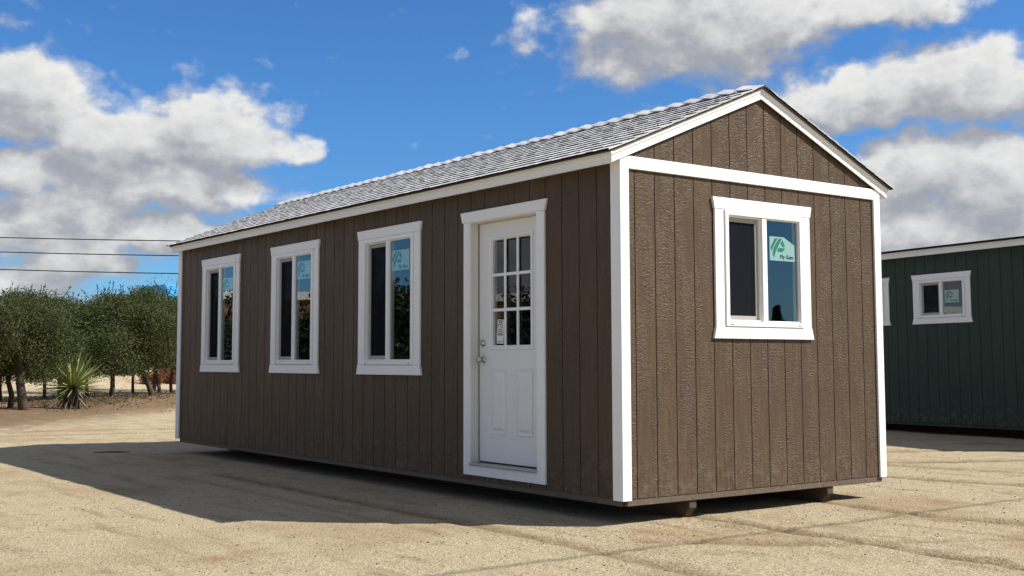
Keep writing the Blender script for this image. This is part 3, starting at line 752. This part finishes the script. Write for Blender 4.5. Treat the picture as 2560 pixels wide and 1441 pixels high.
def bark_fn(T, b):
    p = wpos(T); T.set(b.inputs['Base Color'], T.mix(T.noise(T.vmath('MULTIPLY', p, (30, 30, 8)), 1., 4, .6), C(.035, .026, .02), C(.13, .10, .075)))
M['bark'] = mat('dark_bark', (.07, .05, .04), .9, .2, 0, bark_fn)
M['dry'] = mat('dry_russet_twigs', (.22, .085, .04), .85, .2, 0, leaf_fn((.16, .065, .032), (.27, .12, .06), (.2, .09, .045)))

def add_leaf(mb, p, size, rr, updir=None):
    d = Vector((rr.gauss(0, 1), rr.gauss(0, 1), rr.gauss(0, .8))) if updir is None else updir
    d.normalize(); n = d.cross(Vector((rr.gauss(0, 1), rr.gauss(0, 1), rr.gauss(0, 1)))); n.normalize()
    w = size * .30; k = len(mb.v); m = p + d * size * .5
    mb.v += [tuple(p), tuple(m + n * w), tuple(p + d * size), tuple(m - n * w)]; mb.f.append((k, k + 1, k + 2, k + 3))
def crown_mesh(name, rx, ry, h, nleaf, leaf, rr, m, sprigs=10, bottom=.0):
    """leaves in clumps through an uneven dome; z=0 is the crown's lowest leaves"""
    mb = MB(); cl = []
    for i in range(30):
        while True:
            x, y, z = rr.uniform(-1, 1), rr.uniform(-1, 1), rr.uniform(-1, 1)
            if x * x + y * y + z * z <= 1: break
        r = math.sqrt(x * x + y * y + z * z) + 1e-6; s = (r ** .45) / r
        cl.append(Vector((x * s * rx, y * s * ry, h * .5 + z * s * h * .5)) * 1.0)
    for i in range(nleaf):
        c = cl[int(rr.random() * len(cl))]
        p = c + Vector((rr.gauss(0, .18) * rx * .8, rr.gauss(0, .18) * ry * .8, rr.gauss(0, .105) * h))
        if p.z < bottom + rr.gauss(0, .07): p.z = bottom + abs(rr.gauss(.12, .12))
        if p.z > h * 1.12: p.z = h * 1.08 - abs(rr.gauss(.1, .12))
        add_leaf(mb, p, leaf * rr.uniform(.7, 1.35), rr)
    for i in range(sprigs):                                     # thin shoots standing out of the top
        a = rr.uniform(0, 6.28); q = Vector((math.cos(a) * rx * rr.uniform(0, .95), math.sin(a) * ry * rr.uniform(0, .95), h * .86)); L = rr.uniform(.30, .85)
        t = Vector((rr.gauss(0, .32), rr.gauss(0, .32), 1)).normalized(); mb.tube([q, q + t * L * .5, q + t * L], [.008, .006, .003], 4)
        for k in range(int(22 * L / .4)):
            add_leaf(mb, q + t * (L * rr.random() ** .7), leaf * rr.uniform(.7, 1.1), rr, (t + Vector((rr.gauss(0, .8), rr.gauss(0, .8), rr.gauss(0, .5)))))
    return mb.mesh(name, m, fix=False)
rr = random.Random(21)
crowns = [crown_mesh('crown', 1.45, 1.45, 2.15, 30000, .050, rr, M['leaf'], 18) for k in range(4)]
def trunk_mesh(pts, r0, r1, rr, h, spread=.45):
    mb = MB(); n = len(pts)
    mb.tube(pts, [r0 + (r1 - r0) * i / (n - 1) for i in range(n)], 8)
    top = Vector(pts[-1])
    for k in range(5):
        a = k * 1.3 + rr.random(); e = top + Vector((math.cos(a) * spread, math.sin(a) * spread, h * rr.uniform(.35, .6)))
        mb.tube([top - Vector((0, 0, .15)), (top + e) / 2 + Vector((0, 0, .1)), e], [r1 * .75, r1 * .45, .012], 6)
    return mb
def ray_px(px, py):
    """direction through a photograph pixel, used only to read off where things stand on the ground"""
    d = fwd * 2929.42 + rgt * (px - 1232.24) - upv * (py - 672.49); return d
def tree(px, py, lean, crown_i, s, sz, label, r0=.085, zc=.72, name='olive_tree', two=False):
    d = ray_px(px, py); t = -CAM.z / d.z; base = CAM + d * t
    base.z = ground_h(base.x, base.y) - .03
    o = thing(name, label, 'tree', base, (0, 0, 0), 'trees along the dirt track')
    hT = zc * sz + .25; lx = rgt * lean
    pts = [(0, 0, -.06), (lx.x * .35, lx.y * .35, hT * .36), (lx.x * .75, lx.y * .75, hT * .72), (lx.x, lx.y, hT)]
    rg = random.Random(int(px)); pts = [(x + rg.gauss(0, .02), y + rg.gauss(0, .02), z) for x, y, z in pts]
    trunk_mesh(pts, r0, r0 * .72, rg, 1.8 * sz, .45 * s).build('trunk', M['bark'], o, smooth=True)
    c = link('crown', crowns[crown_i % 4], o); c.location = (lx.x, lx.y, zc * sz); c.rotation_euler = (0, 0, rg.uniform(0, 6.28)); c.scale = (s, s, sz)
    return o
tree(-120, 1036, .0, 3, 1.0, .86, 'bushy olive-green tree at the outer end of the row by the yucca', .08)
tree(22, 1032, -.05, 0, 1.0, .90, 'bushy olive-green tree with a thin trunk beside the thicker dark trunk', .07)
tree(60, 1037, -.12, 1, .72, .88, 'bushy olive-green tree with the thickest dark straight trunk near the yucca', .115)
tree(150, 1006, .0, 2, 1.28, .97, 'bushy olive-green tree with its trunk hidden behind the spiky yucca', .09)
tree(279, 1001, .02, 3, 1.22, 1.03, 'bushy olive-green tree on one straight slim trunk between yucca and leaning trunks', .085)
tree(384, 993, -.62, 0, 1.15, 1.13, 'olive-green tree on the most strongly leaning trunk beside the brown house', .105, zc=.86)
tree(402, 991, -.25, 1, 1.05, 1.11, 'olive-green tree on a thin slightly leaning trunk next to the strongly leaning one', .07, zc=.86)
tree(428, 986, .05, 2, 1.12, 1.07, 'olive-green tree on dark forked stems right against the brown house corner', .065, zc=.90)
tree(455, 984, .35, 0, 1.1, 1.02, 'olive-green tree mostly hidden behind the corner of the brown house', .08, zc=.8)
# second row, closing the gaps
for i, (px, py, s, sz, ci) in enumerate(((0, 1004, 1.35, 1.02, 2), (110, 1000, 1.35, 1.00, 0), (215, 996, 1.35, 1.02, 1), (330, 984, 1.4, 1.16, 3), (470, 978, 1.5, 1.08, 1))):
    tree(px, py, .0, ci, s, sz, ['olive-green tree standing behind the thick-trunked tree', 'olive-green tree in the rear row behind the yucca', 'olive-green tree in the rear row between yucca and slim trunk', 'taller olive-green tree behind the leaning trunks', 'tall olive-green tree behind the house corner below the blue canopy'][i], .06, zc=.80)

# half bare thin tree whose grey twigs show above the crowns near the blue canopy
d = ray_px(385, 980); base = CAM + d * (-CAM.z / d.z)
o = thing('thin_tree', 'half-bare twiggy tree top rising above the green crowns beside the blue canopy', 'tree', (base.x, base.y, 0), (0, 0, 0))
rg = random.Random(4); mb = MB(); mb.tube([(0, 0, -.1), (.05, 0, 1.5), (0, .05, 3.0)], [.09, .07, .045], 7)
tw = MB()
for k in range(70):
    a = rg.uniform(0, 6.28); z0 = rg.uniform(2.2, 3.3); q = Vector((rg.gauss(0, .15), rg.gauss(0, .15), z0)); e = q + Vector((math.cos(a) * rg.uniform(.4, 1.2), math.sin(a) * rg.uniform(.4, 1.2), rg.uniform(.3, 1.1)))
    e.z = min(e.z, 4.15 + rg.uniform(-.15, .1)); mb.tube([q, (q + e) / 2 + Vector((rg.gauss(0, .08), rg.gauss(0, .08), .08)), e], [.018, .012, .005], 4)
    for j in range(46): add_leaf(tw, e + Vector((rg.gauss(0, .16), rg.gauss(0, .16), rg.gauss(-.05, .16))), .06 * rg.uniform(.6, 1.2), rg)
mb.build('trunk', M['bark'], o); tw.build('crown', M['leaf'], o, fix=False)

# yucca: a rosette of sword leaves, each its own piece
def yucca_fn(T, b):
    p = obco(T); x, y, z = T.sep(p); rnd = T.new('ShaderNodeObjectInfo').outputs['Random']
    c = T.mix(T.smooth(T.math('ABSOLUTE', x), .010, .022), C(.17, .21, .065), C(.42, .42, .16)); c = T.mix(T.math('MULTIPLY', rnd, .5), c, C(.30, .32, .10))
    T.set(b.inputs['Base Color'], c)
M['yucca'] = mat('yucca_leaf', (.12, .16, .05), .4, .5, 0, yucca_fn)
M['yuccadead'] = mat('dead_yucca_leaf', (.17, .14, .10), .8)
d = ray_px(181, 1027); base = CAM + d * (-CAM.z / d.z); base.z = ground_h(base.x, base.y)
yu = thing('yucca', 'spiky yucca with a round rosette of sword-like yellow-green leaves under the trees', 'yucca', base)
mb = MB(); mb.tube([(0, 0, -.1), (.02, 0, .25), (0, 0, .52)], [.16, .15, .13], 10); mb.build('trunk', M['bark'], yu, smooth=True)
def blade(L, w):
    mb = MB(); n = 5
    for i in range(n + 1):
        t = i / n; ww = w * (1 - t) ** .55 * (.6 + .8 * min(1, t * 4) * .5) if i < n else .0008
        mb.v += [(-ww, L * t, .012 * (1 - t)), (0, L * t, -.006 * (1 - t)), (ww, L * t, .012 * (1 - t))]
    for i in range(n):
        for j in (0, 1): a = i * 3 + j; mb.f.append((a, a + 1, a + 4, a + 3))
    return mb
lm = [blade(L, .026).mesh('leaf', M['yucca'], fix=False) for L in (.72, .82, .90)]
dm = blade(.62, .028).mesh('dead_leaf', M['yuccadead'], fix=False)
rg = random.Random(9)
for k in range(150):
    el = R(88 - 108 * ((k + .5) / 150) ** .85); az = k * 2.39996 + rg.gauss(0, .1)
    o = link('leaf', rg.choice(lm), yu); o.location = (math.cos(az) * .05, math.sin(az) * .05, .58 - .08 * (k / 150))
    o.rotation_euler = (el + rg.gauss(0, .05), rg.gauss(0, .3), az - math.pi / 2)
for k in range(46):
    el = R(-30 - 48 * rg.random()); az = k * 2.39996
    o = link('dead_leaf', dm, yu); o.location = (math.cos(az) * .12, math.sin(az) * .12, .42 + rg.uniform(-.12, .1)); o.rotation_euler = (el, rg.gauss(0, .3), az - math.pi / 2); o.scale = (1, rg.uniform(.55, .95), 1)

# dry russet brush on the bank
def brush(px, py, dist, s, label):
    d = ray_px(px, py).normalized(); p = CAM + d * dist; z = ground_h(p.x, p.y)
    o = thing('dry_brush', label, 'shrub', (p.x, p.y, z), (0, 0, 0), 'dry brush on the dirt bank'); rg = random.Random(px)
    st = MB(); lf = MB()
    for k in range(120):
        a = rg.uniform(0, 6.28); e = Vector((math.cos(a) * rg.uniform(.1, 1) * s, math.sin(a) * rg.uniform(.1, 1) * s, rg.uniform(.3, .95) * s)); q = Vector((e.x * .2, e.y * .2, -.05)); st.tube([q, (q + e) / 2 + Vector((0, 0, .1 * s)), e], [.014, .010, .004], 4)
        for j in range(22): add_leaf(lf, q.lerp(e, rg.uniform(.4, 1)) + Vector((rg.gauss(0, .09), rg.gauss(0, .09), rg.gauss(0, .09))), .09, rg)
    st.build('stems', M['dry'], o, fix=False); lf.build('foliage', M['dry'], o, fix=False)
brush(425, 940, 58, 1.0, 'russet dry brush on the bank beside the brown house corner')
brush(375, 948, 56, .7, 'low russet dry brush on the bank behind the leaning trunks')
brush(455, 940, 60, 1.2, 'russet dry brush on the bank mostly hidden by the brown house')

# low weeds at the yucca's foot
def weeds():
    rg = random.Random(31); mb = MB()
    for k in range(2200):
        px = rg.choice((rg.uniform(-10, 440), rg.gauss(255, 50), rg.gauss(150, 50))); py = rg.gauss(1012, 9) - max(0, px - 120) * .055
        d = ray_px(px, max(py, 975)); p = CAM + d * (-CAM.z / d.z); p.z = ground_h(p.x, p.y)
        for j in range(5): add_leaf(mb, p + Vector((rg.gauss(0, .06), rg.gauss(0, .06), rg.uniform(0, .06))), rg.uniform(.02, .07), rg, Vector((rg.gauss(0, 1), rg.gauss(0, 1), abs(rg.gauss(0, .45)))))
    o = mb.build('leaf_litter', M['litter'], None, fix=False); tag(o, 'brown dry leaf litter and twigs strewn under the tree row', 'litter'); o['kind'] = 'stuff'
M['litter'] = mat('dry_litter', (.14, .085, .045), .9, .2, 0, leaf_fn((.07, .048, .028), (.24, .175, .105), (.16, .115, .07)))
weeds()

# ------------------------------------------------------------------ pebbles and bits on the yard
def pebbles():
    rg = random.Random(77); mb = MB()
    def stone(p, s):
        n = len(mb.v); k = 6
        mb.v += [(p.x + s * rg.uniform(.7, 1.2) * math.cos(a * 6.283 / k), p.y + s * rg.uniform(.7, 1.2) * math.sin(a * 6.283 / k), p.z - .002) for a in range(k)]
        mb.v += [(p.x + s * .6 * math.cos(a * 6.283 / k + .3), p.y + s * .6 * math.sin(a * 6.283 / k + .3), p.z + s * rg.uniform(.5, .8)) for a in range(k)]
        for a in range(k): b_ = (a + 1) % k; mb.f.append((n + a, n + b_, n + k + b_, n + k + a))
        mb.f.append(tuple(range(n + k, n + 2 * k)))
    for k in range(2600):
        if rg.random() < .6: x, y = rg.uniform(-6, 6), rg.uniform(-3.5, 4)
        else: x, y = rg.uniform(-6, 11), rg.uniform(-3, 14)
        if -.1 < x < 3.2 and -.05 < y < 8.7: continue
        stone(Vector((x, y, ground_h(x, y))), rg.choice((.004, .005, .006, .007, .009)) * rg.uniform(.8, 1.3))
    o = mb.build('pebbles', M['pebble'], None); tag(o, 'small dark pebbles and grit scattered over the sandy yard', 'pebbles'); o['kind'] = 'stuff'
def peb_fn(T, b): T.set(b.inputs['Base Color'], T.mix(T.noise(wpos(T), 9, 2, .5), C(.06, .045, .03), C(.36, .30, .21)))
M['pebble'] = mat('pebble_stone', (.15, .12, .09), .9, .2, 0, peb_fn)
pebbles()
# flat stick in the shade of the house
d = ray_px(280, 1134); p = CAM + d * (-CAM.z / d.z)
mb = MB(); mb.tube([(-.22, -.05, .012), (-.05, 0, .014), (.08, .02, .013), (.24, .0, .012)], [.005, .008, .009, .004], 6)
o = mb.build('stick', M['bark']); o.location = (p.x, p.y, ground_h(p.x, p.y)); o.rotation_euler = (0, 0, -.6); tag(o, 'small dark stick lying in the shadow of the brown house', 'stick')

# ------------------------------------------------------------------ overhead lines
M['wire'] = mat('black_cable', (.012, .012, .013), .6)
M['pole'] = mat('grey_brown_pole', (.12, .09, .065), .85, .2, 0, bark_fn)
def cable(a, b, sag, r, label, group):
    pts = []; n = 28
    for i in range(n + 1):
        t = i / n; p = Vector(a).lerp(Vector(b), t); p.z -= sag * 4 * t * (1 - t); pts.append(p)
    mb = MB(); mb.tube(pts, [r] * (n + 1), 6)
    return tag(mb.build('power_line', M['wire'], smooth=True), label, 'cable', group)
def pole(x, y, h, label):
    z = ground_h(x, y); o = thing('utility_pole', label, 'pole', (x, y, z))
    mb = MB(); mb.tube([(0, 0, -.6), (0, 0, h * .5), (0, 0, h)], [.16, .14, .11], 10); mb.build('shaft', M['pole'], o, smooth=True)
    mb = MB(); mb.box(-.9, .9, .10, .19, h - .55, h - .43); mb.build('crossarm', M['pole'], o)
    return o
# three cables over the tree row, hung from a pole left of the view and one hidden behind the brown house
pa = Vector((-14.5, 55.2, 0)); pb = Vector((13.6, 35.0, 0))
def at(px, py, dep): return CAM + (fwd + rgt * (px - 1232.24) / 2929.42 - upv * (py - 672.49) / 2929.42) * dep
for (ya, yb, sag, nm) in ((590, 604, .10, 'topmost black cable of the three strung above the trees'), (622, 641, .12, 'middle black cable of the three strung above the trees'), (664, 686, .12, 'lowest black cable of the three, just above the tree tops')):
    A = at(-760, ya - 24, 46); Bq = at(560, yb, 45); cable(A, Bq, sag, .019, nm, 'cables above the trees')
A = at(-760, 540, 46); pole(A.x, A.y, 7.2, 'wooden utility pole carrying the cables beyond the outer end of the tree row')
Bq = at(560, 540, 45); pole(Bq.x, Bq.y, 5.9, 'wooden utility pole hidden behind the brown house')
# cables over the yard whose thin shadows cross the dirt in front of the gable
for (y0, y1, z, nm) in ((-5.05, -5.02, 6.05, 'single overhead service cable crossing the yard in front of the gable'),):
    cable((-19, y0, z + .2), (27, y1, z + .2), .35, .014, nm, None)
pole(-19, -5.4, 7.2, 'wooden utility pole at the west end of the service cables'); pole(27, -5.4, 7.2, 'wooden utility pole at the east end of the service cables')

# blue canopy behind the trees
M['tarp'] = mat('bright_blue_tarp', (.02, .33, .72), .5, .5)
p = at(412, 728, 60); p2 = at(412, 711, 60)
cn = thing('canopy', 'bright blue tarp canopy showing just above the tree tops at the house corner', 'canopy', (p2.x, p2.y, ground_h(p2.x, p2.y)), (0, 0, R(8)))
zt = p2.z - cn.location.z; mb = MB(); mb.hexa(((0, 0, zt - .75), (3, 0, zt - .75), (3, 3, zt - .75), (0, 3, zt - .75)), ((.04, .04, zt), (2.96, .04, zt), (2.96, 2.96, zt), (.04, 2.96, zt))); mb.build('cover', M['tarp'], cn, bevel=.05)
for x in (.1, 2.9):
    for y in (.1, 2.9): mb = MB(); mb.tube([(x, y, -.1), (x, y, zt - .7)], [.04, .04], 8); mb.build('leg', M['alu'], cn)

# ------------------------------------------------------------------ what the panes mirror: hedge and tiled building across the yard, a conifer to the south-east
rr = random.Random(5)
hc = [crown_mesh('foliage', 1.5, 1.3, 2.5, 9000, .11, rr, M['leaf_dark'], 5) for k in range(2)]
hg = thing('hedge', 'dark dense hedge across the yard, seen mirrored in the panes of the long wall', 'hedge', (-3.6, 18.2, 0))
for i in range(9):
    t = i / 8; x, y = -14.5 * t, -7.5 * t
    c = link('foliage', hc[i % 2], hg); c.location = (x, y, .02); c.rotation_euler = (0, 0, i * 1.1); c.scale = (1, 1, .98 + .06 * (i % 3))
    mb = MB(); mb.tube([(x, y, -.1), (x, y, .9)], [.09, .06], 7); mb.build('stem', M['bark'], hg)
def clay_fn(T, b):
    p = wpos(T); T.set(b.inputs['Base Color'], T.mix(T.noise(p, 2.2, 4, .6), C(.24, .10, .055), C(.36, .17, .09)))
M['clay'] = mat('terracotta_wall', (.3, .14, .08), .85, .3, 0, clay_fn)
bw = thing('terracotta_building', 'low terracotta building behind the hedge, seen mirrored in the panes', 'building', (-7.5, 30, 0), (0, 0, R(27)))
mb = MB(); mb.box(-15, 8, 0, 5, -.2, 3.15); mb.build('wall', M['clay'], bw)
mb = MB(); mb.box(-15.15, 8.15, -.15, 5.15, 3.15, 3.42); mb.build('parapet', M['jamb'], bw)
for k in range(6): mb = MB(); mb.box(-13 + k * 3.6, -11.9 + k * 3.6, -.02, .05, 1.3, 2.5); mb.build('window', M['rubber'], bw)
cf = thing('conifer', 'dark pointed conifer across the yard, seen mirrored in the gable pane', 'tree', (40, -32.5, 0)); cf.scale = (.8, .8, .83); rg = random.Random(2)
mb = MB(); mb.tube([(0, 0, -.2), (0, 0, 4.4)], [.16, .03], 8); mb.build('trunk', M['bark'], cf)
mb = MB()
for k in range(5200):
    t = rg.random() ** .7; a = rg.uniform(0, 6.28); r = 1.7 * (1 - t) * rg.uniform(.3, 1.05); add_leaf(mb, Vector((math.cos(a) * r, math.sin(a) * r, .3 + 4.3 * t - r * .2)), .22, rg)
mb.build('crown', M['leaf_dark'], cf, fix=False)

scene.render.engine = 'CYCLES'
scene.cycles.max_bounces = 8; scene.cycles.transparent_max_bounces = 12; scene.cycles.caustics_reflective = False; scene.cycles.caustics_refractive = False
